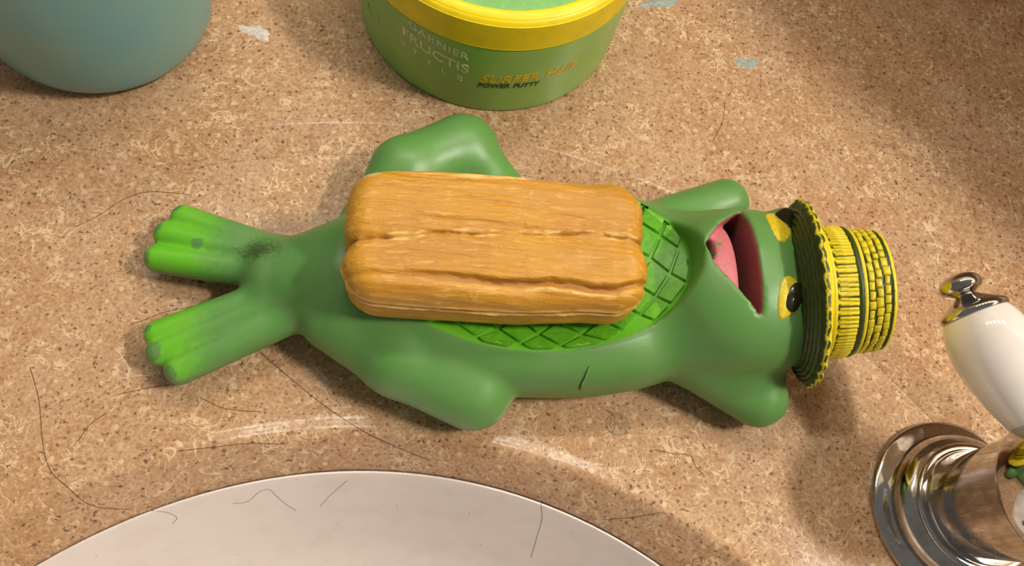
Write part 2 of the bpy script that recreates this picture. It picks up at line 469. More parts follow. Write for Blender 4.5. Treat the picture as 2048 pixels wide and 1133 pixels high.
def paint_noise(V, s, seed):
    r = np.random.RandomState(seed); out = np.zeros(len(V))
    for k in range(9):
        w = r.normal(size=3)*s*(1 + .35*k); out += np.sin(V @ w + r.rand()*6.28)/(1+.25*k)
    return out/3.2
def frog_mat():
    m = Mat('painted_green_vinyl', rough=.36); v = m.co()
    A = m.attr('paint'); sp = m.n('ShaderNodeSeparateColor', Color=A.outputs['Color'])
    bright, pink, dirt = sp.outputs[0], sp.outputs[1], sp.outputs[2]
    n1 = m.noise(v, 1.1, 3).outputs[0]; n2 = m.noise(v, 7, 4, .65).outputs[0]; n3 = m.noise(v, 26, 2, .6).outputs[0]
    c = m.mix(m.step(n1, .35, .68), (91, 144, 70), (99, 144, 78))
    c = m.mix(m.math('MULTIPLY', m.step(n3, .5, .75), .25), c, (90, 142, 74))
    br = m.step(m.math('ADD', bright, m.math('MULTIPLY', m.math('SUBTRACT', n2, .5), .45)), .25, .75)
    c = m.mix(br, c, m.mix(m.step(n1, .3, .7), (100, 186, 38), (108, 180, 46)))
    pk = m.step(m.math('ADD', pink, m.math('MULTIPLY', m.math('SUBTRACT', n2, .5), .9)), .40, .5)
    c = m.mix(pk, c, m.mix(m.step(n3, .45, .6), (206, 118, 124), (190, 104, 112)))
    c = m.mix(m.math('MULTIPLY', m.math('SUBTRACT', 1.0, A.outputs['Alpha']), .75), c, (128, 72, 66))  # maroon deep in the mouth: shade painted into the colour
    di = m.step(m.math('ADD', dirt, m.math('MULTIPLY', m.math('SUBTRACT', m.noise(v, 14, 5, .75, 1.5).outputs[0], .5), 3.2)), .55, .8)
    c = m.mix(m.math('MULTIPLY', di, .8), c, (54, 62, 34))
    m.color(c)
    m.set('Roughness', m.math('ADD', .33, m.math('MULTIPLY', n2, .12)))
    m.bump(m.math('ADD', m.noise(v, 30, 2).outputs[0], m.math('MULTIPLY', di, 1.5)), .10, .0002)
    return m.m
M_FROG = frog_mat()
FL = (0.4, -0.8, 0.0)
frog = thing('frog_soap_dish', 'green vinyl frog soap dish lying on its back in a yellow straw hat', 'soap dish', FL)
def build_body():
    h = .075; lo = np.array([-12.6, -7.4, -.3]); hi = np.array([10.4, 6.2, 5.7])
    n = np.ceil((hi-lo)/h).astype(int)
    ax = [(lo[k] + h*np.arange(n[k])).astype(np.float32) for k in range(3)]
    P = np.meshgrid(*ax, indexing='ij', sparse=True)
    F = body_sdf(P)
    V, Q = surface_nets(F.astype(np.float32), lo, h)
    V = relax(V, Q, 2, .5)
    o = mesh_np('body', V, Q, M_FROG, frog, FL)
    X, Y, Z = V.T
    # painted areas
    rho = rho_f(X, Y)
    paint = np.zeros((len(V), 4), np.float32); paint[:, 3] = 1
    dish = np.clip((1.0 - rho)*18 + .5, 0, 1)*(Z < dish_z(X, Y) + .22)
    ft = np.zeros(len(V))
    a = U(330, 480, 1.2); b = U(520, 520, 1.2)
    up = np.clip(1 - (X - a[0])/(b[0]-a[0]), 0, 1.2)
    a2 = U(300, 700, 1.2); b2 = U(500, 640, 1.2)
    dn = np.clip(1 - (X - a2[0])/(b2[0]-a2[0]), 0, 1.2)
    ft = np.where(Y > U(400, 590, 1.)[1], up, dn)
    ft = np.where((Z > 1.0) & (X < b2[0] + .5), ft*np.clip((Z - 1.0)*4.5, 0, 1), 0)
    nz = paint_noise(V, 3.2, 5)
    # worn toe tips show the darker green
    for (tx, ty, r) in ((356, 418, .2), (312, 457, .24), (292, 518, .16), (306, 706, .26), (340, 752, .2), (298, 660, .12), (400, 497, .13)):
        p = U(tx, ty, 1.2); dd = np.hypot(X-p[0], Y-p[1]) + nz*.06
        ft = np.where(dd < r, ft*.0, ft)
    paint[:, 0] = np.maximum(dish, ft)
    m2 = poly_sd((X, Y), MOUTH); inm = (m2 < .12) & (body_sdf((X, Y, Z), False) < -.05) & (X > MOUTH[2][0] - .06) & ((rho > 1.05) | (m2 < -.03)) & (Z > 3.4 - .5*(X - 5))
    pk = np.where(inm, 1.0, 0.0)
    for (tx, ty, r) in ((1438, 490, .17), (1428, 508, .10), (1436, 524, .10), (1446, 537, .09), (1492, 440, .25)):
        p = U(tx, ty, 4.1); dd = np.hypot(X-p[0], Y-p[1]); pk = pk*np.clip(dd/r, .25, 1)
    paint[:, 1] = pk
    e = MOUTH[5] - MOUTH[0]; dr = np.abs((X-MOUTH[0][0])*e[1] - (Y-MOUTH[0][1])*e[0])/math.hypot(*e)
    paint[:, 3] = np.where(inm, np.clip((dr - .28)/.25, 0, 1), 1)  # alpha drops towards the upper lip, mask for the painted mouth shade
    p = U(520, 505, 1.9); dd = np.hypot((X-p[0])/.75, (Y-p[1])/.40)
    paint[:, 2] = np.clip(1.05 - dd*.55 + .1*paint_noise(V, 5, 8), 0, 1)*(Z > 1.2)*(dd < 1.6)
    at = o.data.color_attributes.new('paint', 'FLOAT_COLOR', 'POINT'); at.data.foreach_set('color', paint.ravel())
    return o
MOUTH = [np.array([6.50, 1.12])] + [march(x, y, lambda P: body_sdf(P, False))[0][:2] for x, y in MOUTH_PX[1:6]]
MOUTH += [np.array([6.51, -1.5]), np.array([6.49, -.2])]   # the gentle arc of the upper lip
body = build_body()

# belly tiles: the diamond lattice pressed into the bowl
M_TILE = plain('bright_green_vinyl', (104, 186, 38), .42, var=.10, scale=6)
def build_tiles():
    N = [(1, 0, 1356, 500), (2, 0, 1338, 551), (3, 0, 1309, 597), (4, 0, 1279, 634), (5, 0, 1245, 665), (6, 0, 1213, 684), (0, 0, 1368, 463),
         (1, 1, 1319, 474), (2, 1, 1299, 519), (5, 1, 1198, 643), (6, 1, 1160, 672), (7, 1, 1119, 694), (0, 1, 1336, 433),
         (6, 2, 1108, 647), (7, 2, 1074, 671), (8, 2, 1039, 689), (8, 3, 994, 660), (9, 3, 950, 676), (1, -1, 1392, 520), (2, -1, 1372, 570), (3, -1, 1340, 612), (4, -1, 1307, 645)]
    N = np.array(N, float); i, j = N[:, 0], N[:, 1]
    B = lambda i, j: np.stack([np.ones_like(i), i, j, i*i, i*j, j*j], -1)
    cx = np.linalg.lstsq(B(i, j), N[:, 2], rcond=None)[0]; cy = np.linalg.lstsq(B(i, j), N[:, 3], rcond=None)[0]
    known = {(int(a), int(b)): (c, d) for a, b, c, d in N}
    def node(a, b):
        if (a, b) in known: x, y = known[(a, b)]
        else:
            q = B(np.array([float(a)]), np.array([float(b)]))[0]; x, y = q @ cx, q @ cy
        z = 2.6
        for _ in range(8):
            p = un(x, y, z); z = min(max(dish_z(p[0], p[1]), Z_RIM-DISH_D-.1), 3.5)
        return p[:2]
    cnt = 0
    for a in range(-1, 11):
        for b in range(-2, 5):
            q = np.array([node(a, b), node(a+1, b), node(a+1, b+1), node(a, b+1)])
            c = q.mean(0); e1 = np.cross(q[1]-q[0], q[2]-q[1])
            if abs(e1) < .08 or abs(e1) > 1.6: continue
            # trim against the oval
            sub = []
            m = 4
            for s in range(m+1):
                for t in range(m+1):
                    u, w = .055 + .89*s/m, .055 + .89*t/m
                    p = q[0]*(1-u)*(1-w) + q[1]*u*(1-w) + q[2]*u*w + q[3]*(1-u)*w
                    sub.append(p)
            sub = np.array(sub); rr = rho_f(sub[:, 0], sub[:, 1])
            if rr.min() > (.955 if c[0] > 3.4 else .88) or (c[0] < 3.0 and c[1] > .6): continue
            lim = np.minimum(1, .985/np.maximum(rr, 1e-6))
            sub = np.stack([DCX + (sub[:, 0]-DCX)*lim, DCY + (sub[:, 1]-DCY)*lim], 1)
            zz = dish_z(sub[:, 0], sub[:, 1]); V = []
            g = sub.reshape(m+1, m+1, 2)
            top = .11; cc = sub.mean(0)
            for k, p in enumerate(sub):
                s, t = divmod(k, m+1); edge = s in (0, m) or t in (0, m)
                pp = cc + (p-cc)*(.90 if edge else .95)
                V.append((pp[0], pp[1], zz[k] + top + (0 if not edge else -.005)))
            F = [(s*(m+1)+t, (s+1)*(m+1)+t, (s+1)*(m+1)+t+1, s*(m+1)+t+1) for s in range(m) for t in range(m)]
            ring = [(s, 0) for s in range(m)] + [(m, t) for t in range(m)] + [(s, m) for s in range(m, 0, -1)] + [(0, t) for t in range(m, 0, -1)]
            base = len(V)
            for (s, t) in ring:
                k = s*(m+1)+t; p = cc + (sub[k]-cc)*1.06; V.append((p[0], p[1], dish_z(p[0], p[1]) - .06))
            for (s, t) in ring: V.append(V[s*(m+1)+t])
            nr = len(ring)
            for k in range(nr):
                k2 = (k+1) % nr; F.append((base+nr+k2, base+nr+k, base+k, base+k2))
            if e1 < 0: F = [f[::-1] for f in F]
            obj('tile', V, F, M_TILE, body, FL); cnt += 1
    print('tiles', cnt)
build_tiles()

# eyes
M_EYE = plain('yellow_paint', (232, 206, 44), .35, var=.10, scale=9)
M_PUPIL = Mat('glossy_dark_olive_paint', (38, 38, 20), .16).m
def patch(c, nrm, outline, up, bulge, name, mat, parent, proud, rings=7):
    # a painted, slightly domed patch lying on the head; outline in cm in the (right, up) tangent frame
    xax = np.cross(up, nrm); xax /= np.linalg.norm(xax); yax = np.cross(nrm, xax)
    O = np.array(outline); n = len(O); V = []; F = []
    def place(a, b, t):
        p = c + xax*a + yax*b + nrm*.6
        for _ in range(40):                          # drop onto the head along the normal
            q = float(body_sdf(tuple(np.array([k]) for k in p), False)[0])
            if abs(q) < .002: break
            p = p - nrm*q*.7
        return p + nrm*(proud + bulge*(1 - t**2))
    for k in range(rings):
        t = (k+1)/rings
        for a, b in O*t: V.append(place(a, b, t))
    V.append(place(0, 0, 0))
    for k in range(rings-1):
        for i in range(n):
            j = (i+1) % n; F.append((k*n+i, (k+1)*n+i, (k+1)*n+j, k*n+j))
    for i in range(n): F.append((len(V)-1, i, (i+1) % n))
    b0 = len(V)
    for a, b in O*1.03: V.append(place(a, b, 1) - nrm*(proud + .06))
    for i in range(n): F.append(((rings-1)*n+i, b0+i, b0+(i+1) % n, (rings-1)*n+(i+1) % n))
    return obj(name, V, F, mat, parent, FL)
def build_eye(px_outline, px_pupil):
    c_px = np.mean(px_outline, 0)
    sdf = lambda P: body_sdf(P, False)
    c, nrm = march(c_px[0], c_px[1], sdf)
    up = np.array([0, 1., 0]); xax = np.cross(up, nrm); xax /= np.linalg.norm(xax); yax = np.cross(nrm, xax)
    def tang(pts, jitter):
        out = []
        Q = np.array(pts, float); m = len(Q)
        for i in range(m):
            for s in range(5):
                t = s/5; p0, p1, p2, p3 = Q[i-1], Q[i], Q[(i+1) % m], Q[(i+2) % m]
                p = .5*((2*p1) + (p2-p0)*t + (2*p0-5*p1+4*p2-p3)*t*t + (3*p1-p0-3*p2+p3)*t**3)
                p = p + RNG.normal(size=2)*jitter
                v = CR @ np.array([p[0] - IW/2, -(p[1] - IH/2), -FPX]); w = CC + v*(np.dot(c-CC, nrm)/np.dot(v, nrm))
                out.append((np.dot(w-c, xax), np.dot(w-c, yax)))
        return out
    O = tang(px_outline, .45)
    ar = sum(O[i][0]*O[(i+1) % len(O)][1] - O[(i+1) % len(O)][0]*O[i][1] for i in range(len(O)))
    if ar < 0: O = O[::-1]
    e = patch(c, nrm, O, up, .05, 'eye', M_EYE, frog, .015)
    Pp = np.array(tang(px_pupil, 0)); pc = Pp.mean(0)
    c2 = c + xax*pc[0] + yax*pc[1]
    ar = sum(Pp[i][0]*Pp[(i+1) % len(Pp)][1] - Pp[(i+1) % len(Pp)][0]*Pp[i][1] for i in range(len(Pp)))
    if ar < 0: Pp = Pp[::-1]
    patch(c2, nrm, Pp - pc, up, .055, 'pupil', M_PUPIL, e, .062)
build_eye([(1563, 637), (1557, 610), (1560, 580), (1567, 560), (1578, 552), (1591, 558), (1600, 572), (1603, 592), (1599, 612), (1585, 628), (1574, 636)],
          [(1572, 616), (1571, 600), (1576, 582), (1586, 569), (1597, 567), (1603, 582), (1602, 600), (1595, 616), (1584, 625)])
build_eye([(1533, 432), (1537, 424), (1550, 424), (1566, 430), (1578, 440), (1583, 456), (1582, 470), (1572, 478), (1560, 474), (1548, 462), (1539, 448)],
          [(1550, 428), (1560, 424), (1572, 428), (1581, 438), (1583, 450), (1579, 457), (1568, 450), (1557, 440)])

# straw hat: brim, crown, ribs, woven blocks
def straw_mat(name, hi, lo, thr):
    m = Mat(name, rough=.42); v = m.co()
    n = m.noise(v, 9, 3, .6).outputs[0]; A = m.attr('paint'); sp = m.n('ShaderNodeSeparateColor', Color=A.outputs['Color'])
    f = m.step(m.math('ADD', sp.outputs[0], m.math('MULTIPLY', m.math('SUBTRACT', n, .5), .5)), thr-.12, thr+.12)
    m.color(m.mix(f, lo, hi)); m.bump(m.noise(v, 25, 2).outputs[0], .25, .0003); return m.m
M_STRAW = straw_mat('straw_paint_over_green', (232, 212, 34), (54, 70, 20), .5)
M_YEL = plain('yellow_straw_paint', (234, 214, 36), .42, var=.14, scale=5, bump=.2)
PHI = math.radians(15)
HAX = np.array([math.cos(PHI), 0.0, math.sin(PHI)])
HC = U(1590, 588, 2.86)
RB = 2.88
def build_hat():
    n = 144
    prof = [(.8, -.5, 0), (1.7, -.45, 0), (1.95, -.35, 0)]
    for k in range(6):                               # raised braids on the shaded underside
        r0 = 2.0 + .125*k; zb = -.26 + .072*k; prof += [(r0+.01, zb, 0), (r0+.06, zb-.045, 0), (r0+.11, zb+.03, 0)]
    prof += [(RB-.07, .12, .25), (RB, .17, .62), (RB-.01, .25, .3), (RB-.06, .31, .9), (RB-.2, .36, 1), (RB-.34, .40, 1), (RB-.5, .45, 1), (2.12, .52, 1), (2.02, .57, .9),
             (2.05, .61, 1), (2.07, .66, 1), (2.03, .70, .3), (1.98, .74, .5),
             (1.96, 1.28, .5), (1.97, 1.31, 0), (2.0, 1.34, .1), (1.99, 1.41, .1), (1.93, 1.44, .2), (1.96, 1.47, 1), (1.95, 1.53, 1), (1.90, 1.56, 0),
             (1.85, 1.56, 0), (1.80, 2.20, 0), (1.80, 2.24, .05), (1.83, 2.28, .6), (1.81, 2.35, .8), (1.74, 2.38, .7), (1.5, 2.40, .6), (.01, 2.42, .6)]
    rs = np.random.RandomState(3)
    ph = rs.rand(8)*6.28
    def rfun(k, t, r, z):
        w = 0
        if r > RB - .16 and z < .34:                 # braided, wavy rim
            w = .014*math.sin(42*t + ph[0]) + .016*math.sin(19*t + ph[1]) + .012*math.sin(67*t + ph[3])
            z = z + .02*math.sin(36*t + ph[2]) + .014*math.sin(23*t + ph[4])
        elif 2.0 < r < RB - .1 and z < .2:
            row = round((r - 2.0)/.13); w = 0; z = z + .018*math.sin(30*t + row*1.9)
        return r + w, z
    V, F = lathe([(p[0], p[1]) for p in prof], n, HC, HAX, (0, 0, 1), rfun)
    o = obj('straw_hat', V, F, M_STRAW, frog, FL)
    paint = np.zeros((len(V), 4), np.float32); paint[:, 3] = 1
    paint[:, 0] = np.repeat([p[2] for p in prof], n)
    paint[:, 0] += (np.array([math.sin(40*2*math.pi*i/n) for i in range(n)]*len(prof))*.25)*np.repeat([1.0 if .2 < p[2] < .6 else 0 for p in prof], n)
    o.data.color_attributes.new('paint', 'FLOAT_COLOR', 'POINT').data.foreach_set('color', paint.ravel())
    Fm = frame(HAX, (0, 0, 1))
    def place(me_obj, t, r, z, tw=0, sc=(1, 1, 1)):
        # local x = outward, y = around, z = along the axis
        xo = math.cos(t)*Fm[0] + math.sin(t)*Fm[1]; yo = -math.sin(t)*Fm[0] + math.cos(t)*Fm[1]
        c = HC + r*xo + z*HAX - np.array(FL)
        M = np.eye(4); M[:3, 0] = xo*sc[0]; M[:3, 1] = (yo*math.cos(tw) + HAX*math.sin(tw))*sc[1]; M[:3, 2] = (HAX*math.cos(tw) - yo*math.sin(tw))*sc[2]; M[:3, 3] = c*CM
        me_obj.matrix_local = Matrix(M.tolist())
    def pillow(sx, sy, sz, b):
        V = []; F = []
        for (x, q) in ((-sx, 0), (sx*.5, 0), (sx, b)):
            V += [(x, -sy/2+q, -sz/2+q), (x, sy/2-q, -sz/2+q), (x, sy/2-q, sz/2-q), (x, -sy/2+q, sz/2-q)]
        for k in (0, 4):
            for i in range(4): F.append((k+i, k+(i+1) % 4, k+4+(i+1) % 4, k+4+i))
        F.append((8, 9, 10, 11)); return V, F
    # ribs
    NR = 92; first = None
    V, F = pillow(.045, .088, .52, .018)
    for i in range(NR):
        if first is None: q = obj('straw_rib', V, F, M_YEL, o); first = q
        else: q = first.copy(); COL.objects.link(q); q.parent = o
        place(q, 2*math.pi*i/NR, 1.975, 1.015 + RNG.normal()*.006, RNG.normal()*.02, (1, 1 + RNG.normal()*.06, 1 + RNG.normal()*.02))
    # three rows of woven blocks
    NB = 42; V, F = pillow(.05, .245, .17, .03); first = None
    for row, (z, r) in enumerate(((1.675, 1.845), (1.885, 1.83), (2.095, 1.815))):
        for i in range(NB):
            t = 2*math.pi*(i + .5*(row % 2) + .2*row)/NB
            if first is None: q = obj('woven_block', V, F, M_YEL, o); first = q
            else: q = first.copy(); COL.objects.link(q); q.parent = o
            place(q, t, r, z + RNG.normal()*.012, RNG.normal()*.06, (1 + RNG.normal()*.15, 1 + RNG.normal()*.08, .92 + RNG.normal()*.12))
build_hat()
# the split in the flank
def build_crack():
    pts = []
    for (x, y) in ((1178, 733), (1173, 742), (1170, 750), (1168, 757), (1163, 765), (1160, 774), (1159, 780)):
        p, nn = march(x, y, body_sdf); pts.append(p + nn*.004)
    V, F = tube(pts, [.008, .016, .02, .028, .03, .03, .02], 5)
    obj('crack', V, F, Mat('dark_split', (52, 74, 40), .8).m, body, FL)
    V, F = tube([p + np.array([.045, 0, .01]) for p in pts], [.008, .018, .02, .022, .02, .015, .01], 5)
    obj('crack_lip', V, F, Mat('pale_split_edge', (140, 164, 104), .6).m, body, FL)
build_crack()

# ------------------------------------------------------------------ the soap bar
def soap_mat():
    m = Mat('cracked_amber_soap', rough=.38, Subsurface_Weight=.06, Subsurface_Scale=.003)
    m.b.inputs['Subsurface Radius'].default_value = (1.0, .5, .15)
    v = m.co(); vs = m.co((26, 130, 130)); vf = m.co((70, 420, 420))
    n1 = m.noise(v, .55, 3).outputs[0]; st = m.noise(vs, 2.2, 4, .6, .6).outputs[0]; fi = m.noise(vf, 2.0, 3, .6, .4).outputs[0]; fl = m.noise(v, 3.5, 4, .7, .8).outputs[0]
    A = m.attr('paint'); sp = m.n('ShaderNodeSeparateColor', Color=A.outputs['Color'])
    c = m.mix(m.step(n1, .36, .66), (200, 144, 38), (188, 134, 46))
    c = m.mix(m.math('MULTIPLY', m.step(st, .50, .72), .5), c, (216, 158, 66))
    c = m.mix(m.math('MULTIPLY', m.step(fi, .54, .68), .6), c, (226, 174, 92))
    c = m.mix(m.math('MULTIPLY', m.step(st, .42, .28), .5), c, (178, 104, 22))
    c = m.mix(m.math('MULTIPLY', m.step(fl, .62, .74), .35), c, (236, 202, 136))
    c = m.mix(m.math('MULTIPLY', sp.outputs[1], m.math('ADD', .35, m.step(fi, .35, .6))), c, (244, 206, 122))       # pale dried ridges
    c = m.mix(m.math('MULTIPLY', m.step(m.math('ADD', sp.outputs[2], m.math('MULTIPLY', m.math('SUBTRACT', fl, .5), .8)), .4, .6), .9), c, (206, 190, 130))  # chalky corner
    c = m.mix(m.math('MULTIPLY', sp.outputs[0], .8), c, (140, 76, 20))          # darker along the cracks
    m.color(c)
    m.set('Roughness', m.math('ADD', .30, m.math('MULTIPLY', st, .25)))
    m.bump(m.math('ADD', m.math('MULTIPLY', st, .8), m.math('ADD', m.math('MULTIPLY', fi, .45), m.math('MULTIPLY', fl, .5))), .65, .0008)
    return m.m
SZ0, SZ1 = 2.80, 5.12
def wav(x, seed, s=1.0):
    r = np.random.RandomState(seed); o = np.zeros_like(x)
    for k in range(6): o = o + np.sin(x*s*(1.3+1.7*k) + r.rand()*6.28)/(1+.9*k)
    return o
def soap_path(pts, zs):
    P = np.array([un(x, y, z) for (x, y), z in zip(pts, zs)]); return P
SP_SEAM = soap_path([(684, 478), (760, 472), (830, 472), (860, 463), (960, 467), (1080, 468), (1180, 466), (1250, 476), (1292, 480)], [5.0]+[5.1]*7+[5.0])
SP_LOW = soap_path([(720, 553), (800, 553), (880, 558), (960, 566), (1040, 572), (1100, 570), (1160, 578), (1230, 582), (1292, 562)], [4.75]*9)
SP_UP = soap_path([(745, 330), (800, 346), (870, 353), (930, 357), (1000, 356), (1080, 355), (1160, 360), (1240, 372)], [5.0]*8)
SP_RIDGE = soap_path([(690, 585), (760, 592), (820, 590), (900, 601), (960, 609), (1080, 610), (1200, 608), (1290, 585)], [4.2]*8)
SP_R2 = soap_path([(690, 560), (780, 568), (900, 576), (1000, 588), (1100, 592), (1200, 596), (1290, 570)], [4.45]*7)
def yz(P, X): return np.interp(X, P[:, 0], P[:, 1]), np.interp(X, P[:, 0], P[:, 2])
def soap_sdf(P, detail=True):
    X, Y, Z = P
    cx, cy, cz = -.98, -.62, (SZ0+SZ1)/2
    hx, hy, hz = 4.2, 1.98, (SZ1-SZ0)/2
    # slightly pillowed box with big soft corners
    hyx = hy - .05*((X-cx)/hx)**2; 
    qx = np.abs(X-cx) - hx + 1.0; qy = np.abs(Y-cy) - hyx + 1.0; qz = np.abs(Z-cz) - hz + .7
    plan = np.hypot(np.maximum(qx, 0), np.maximum(qy, 0)) + np.minimum(np.maximum(qx, qy), 0) - 1.0
    a = plan + .7
    d = np.hypot(np.maximum(a, 0), np.maximum(qz, 0)) + np.minimum(np.maximum(a, qz), 0) - .7
    d = d + .03*((X-cx)/hx)**2
    if detail:
        w1 = wav(X, 1); w2 = wav(X, 2)
        yg, zg = yz(SP_SEAM, X); yg = yg + .018*wav(X, 3, 2.2)
        end = np.clip((np.abs(X-cx) - 2.6)/1.5, 0, 1)
        e = np.abs(Y-yg)
        d = d + ((.06 + .08*end)*np.exp(-(e/(.035+.02*end))**2) + (.04+.05*end)*np.exp(-(e/.28)**2))*(Z > 3.6)*np.clip(.75+.35*wav(X, 9, 1.7), .25, 1.3)
        yg, zg = yz(SP_LOW, X); yg = yg + .02*wav(X, 4, 1.5)
        s = (Y-yg)
        prof = np.where(s < 0, np.exp(-(s/.20)**2), np.exp(-(s/.045)**2))
        amp = np.clip(1.2 - np.abs((X - .2)/3.9)**2, .15, 1)
        d = d + .21*prof*amp*np.exp(-((Z-zg)/.75)**2)
        yg, zg = yz(SP_UP, X); s = (Y-yg)
        prof = np.where(s > 0, np.exp(-(s/.16)**2), np.exp(-(s/.05)**2))
        d = d + .17*prof*np.clip(1.1 - np.abs((X+1.2)/3.3)**2, 0, 1)*(Z > 3.9)
        # layered ridges down the front face
        yg, zg = yz(SP_RIDGE, X); zg = zg + .02*wav(X, 5, 2)
        front = (Y < cy - .9)
        s = Z - zg
        d = d - .05*np.exp(-(s/.05)**2)*front + .05*np.exp(-((s+.10)/.07)**2)*front
        yg, zg = yz(SP_R2, X); s = Z - zg - .02*wav(X, 6, 2)
        d = d - .04*np.exp(-(s/.05)**2)*front + .035*np.exp(-((s+.11)/.07)**2)*front
        d = d + .012*wav(X*.35 + Y*6.0, 7) + .02*wav(X, 8, .5) + .012*wav(Y + .1*X, 12, 2.2)
    return d
def build_soap():
    h = .036; lo = np.array([-5.5, -2.95, 2.55]); hi = np.array([3.6, 1.75, 5.55])
    n = np.ceil((hi-lo)/h).astype(int)
    P = np.meshgrid(*[(lo[k] + h*np.arange(n[k])) for k in range(3)], indexing='ij', sparse=True)
    F = soap_sdf(P) + np.zeros(tuple(n))
    V, Q = surface_nets(F, lo, h); V = relax(V, Q, 1, .5)
    L = (-1, -.6, 2.8)
    o = mesh_np('soap_bar', V, Q, soap_mat(), None, (0, 0, 0))
    X, Y, Z = V.T; paint = np.zeros((len(V), 4), np.float32); paint[:, 3] = 1
    dk = np.zeros(len(V))
    yg, zg = yz(SP_SEAM, X); dk = np.maximum(dk, np.exp(-((Y-yg-.018*wav(X, 3, 2.2))/.028)**2)*(Z > 4)*np.clip(.65+.6*wav(X, 9, 1.7) + np.clip((np.abs(X+1)-2.4)*1.2, 0, 1), .15, 1))
    yg, zg = yz(SP_LOW, X); s = Y-yg; dk = np.maximum(dk, np.where(s < 0, np.exp(-(s/.14)**2), np.exp(-(s/.03)**2))*np.exp(-((Z-zg)/.5)**2)*np.clip(1.1-np.abs((X-.2)/3.6)**2, 0, 1))
    yg, zg = yz(SP_UP, X); dk = np.maximum(dk, np.exp(-((Y-yg)/.05)**2)*(Z > 4.2)*np.clip(1-np.abs((X+1.2)/3.0)**2, 0, 1))
    paint[:, 0] = dk
    pl = np.zeros(len(V)); fr = Y < -1.5
    yg, zg = yz(SP_RIDGE, X); pl = np.maximum(pl, np.exp(-((Z-zg)/.055)**2)*fr)
    yg, zg = yz(SP_R2, X); pl = np.maximum(pl, .7*np.exp(-((Z-zg)/.06)**2)*fr)
    yg, zg = yz(SP_UP, X); pl = np.maximum(pl, .8*np.exp(-((Y-yg-.16)/.08)**2)*(Z > 4.2)*np.clip(1-np.abs((X+.6)/3.0)**2, 0, 1))
    yg, zg = yz(SP_LOW, X); pl = np.maximum(pl, .6*np.exp(-((Y-yg+.2)/.06)**2)*(Z > 4.2)*np.clip(1-np.abs((X-.2)/3.4)**2, 0, 1))
    yg, zg = yz(SP_SEAM, X); pl = np.maximum(pl, .7*np.exp(-((np.abs(Y-yg)-.07)/.035)**2)*(Z > 4.6)*np.clip(.3+.7*wav(X, 19, 2.5), 0, 1))
    paint[:, 1] = pl
    p = un(735, 340, 4.9); p2 = un(694, 375, 4.5)
    paint[:, 2] = np.clip(1.0 - np.minimum(np.hypot((X-p[0])/.75, (Y-p[1])/.36), np.hypot((X-p2[0])/.3, (Y-p2[1])/.5)), 0, 1)*1.3
    o.data.color_attributes.new('paint', 'FLOAT_COLOR', 'POINT').data.foreach_set('color', paint.ravel())
    tag(o, 'cracked amber soap bar with a split down its length, resting on the frog belly', 'soap')
build_soap()

# ------------------------------------------------------------------ green hair putty jar with yellow lid
JC = np.array([-.92, 11.36, Z_OUT]); JR = 4.94
M_JAR = Mat('translucent_green_plastic', (132, 176, 84), .34, Subsurface_Weight=.15, Subsurface_Scale=.01)
_v = M_JAR.co(); M_JAR.color(M_JAR.mix(M_JAR.step(M_JAR.noise(_v, .9, 4).outputs[0], .35, .7), (142, 188, 92), (154, 192, 108)))
M_JAR = M_JAR.m
M_LID = plain('yellow_plastic', (252, 222, 16), .42, var=.05, scale=1.2)
M_DISC = plain('pale_green_plastic', (128, 190, 108), .35, var=.05)
M_EMB = plain('pale_embossed_print', (228, 230, 198), .4, var=.1, scale=8)
M_YTXT = plain('yellow_print', (226, 190, 30), .4, var=.08, scale=8)
M_DTXT = plain('dark_green_print', (50, 72, 34), .45, var=.08, scale=8)
def jar_r(z): return JR - .10 + .10*min(max(z/3.2, 0), 1)
def cyl_hit(px, py):
    v = CR @ np.array([px - IW/2, -(py - IH/2), -FPX]); w = CC - JC; r = JR - .02
    a = v[0]**2+v[1]**2; b = w[0]*v[0]+w[1]*v[1]; c = w[0]**2+w[1]**2-r*r
    t = (-b - math.sqrt(b*b-a*c))/a; p = w + v*t
    return math.atan2(p[1], p[0]), p[2]
def text_mesh(body_txt, shear=0.0, bold=0.0, spacing=1.0):
    cu = bpy.data.curves.new('lettering', 'FONT'); cu.body = body_txt; cu.shear = shear; cu.offset = bold; cu.space_character = spacing; cu.resolution_u = 3
    ob = bpy.data.objects.new('lettering_tmp', cu); COL.objects.link(ob)
    dg = bpy.context.evaluated_depsgraph_get(); dg.update()
    me = bpy.data.meshes.new_from_object(ob.evaluated_get(dg))
    V = np.array([v.co[:] for v in me.vertices]); F = [tuple(p.vertices) for p in me.polygons]
    bpy.data.objects.remove(ob); bpy.data.curves.remove(cu); bpy.data.meshes.remove(me)
    V[:, 0] -= V[:, 0].min(); V[:, 0] /= V[:, 0].max(); V[:, 1] -= V[:, 1].min(); V[:, 1] /= V[:, 1].max()
    return V, F
def wrap_text(txt, p0, p1, height, mat, parent, L, name, thick=.014, **kw):
    # p0, p1: bearings of the left and right end of the middle line of the word
    a0, z0 = cyl_hit(*p0); a1, z1 = cyl_hit(*p1); V, F = text_mesh(txt, **kw)
    # cut long triangles across the curve: subdivide by mapping on a fine grid is not needed for small words
    out = []
    for off in (thick, -.03):
        for x, y, _ in V:
            a = a0 + (a1-a0)*x; z = z0 + (z1-z0)*x + (y-.5)*height; r = jar_r(z) + off
            out.append((JC[0]+r*math.cos(a), JC[1]+r*math.sin(a), JC[2]+z))
    n = len(V); FF = list(F)
    cnt = {}
    for f in F:
        for i in range(len(f)):
            e = (f[i], f[(i+1) % len(f)]); cnt[e] = 1
    for (a, b) in list(cnt):
        if (b, a) not in cnt: FF.append((b, a, n+a, n+b))
    return obj(name, out, FF, mat, parent, L, smooth=False)
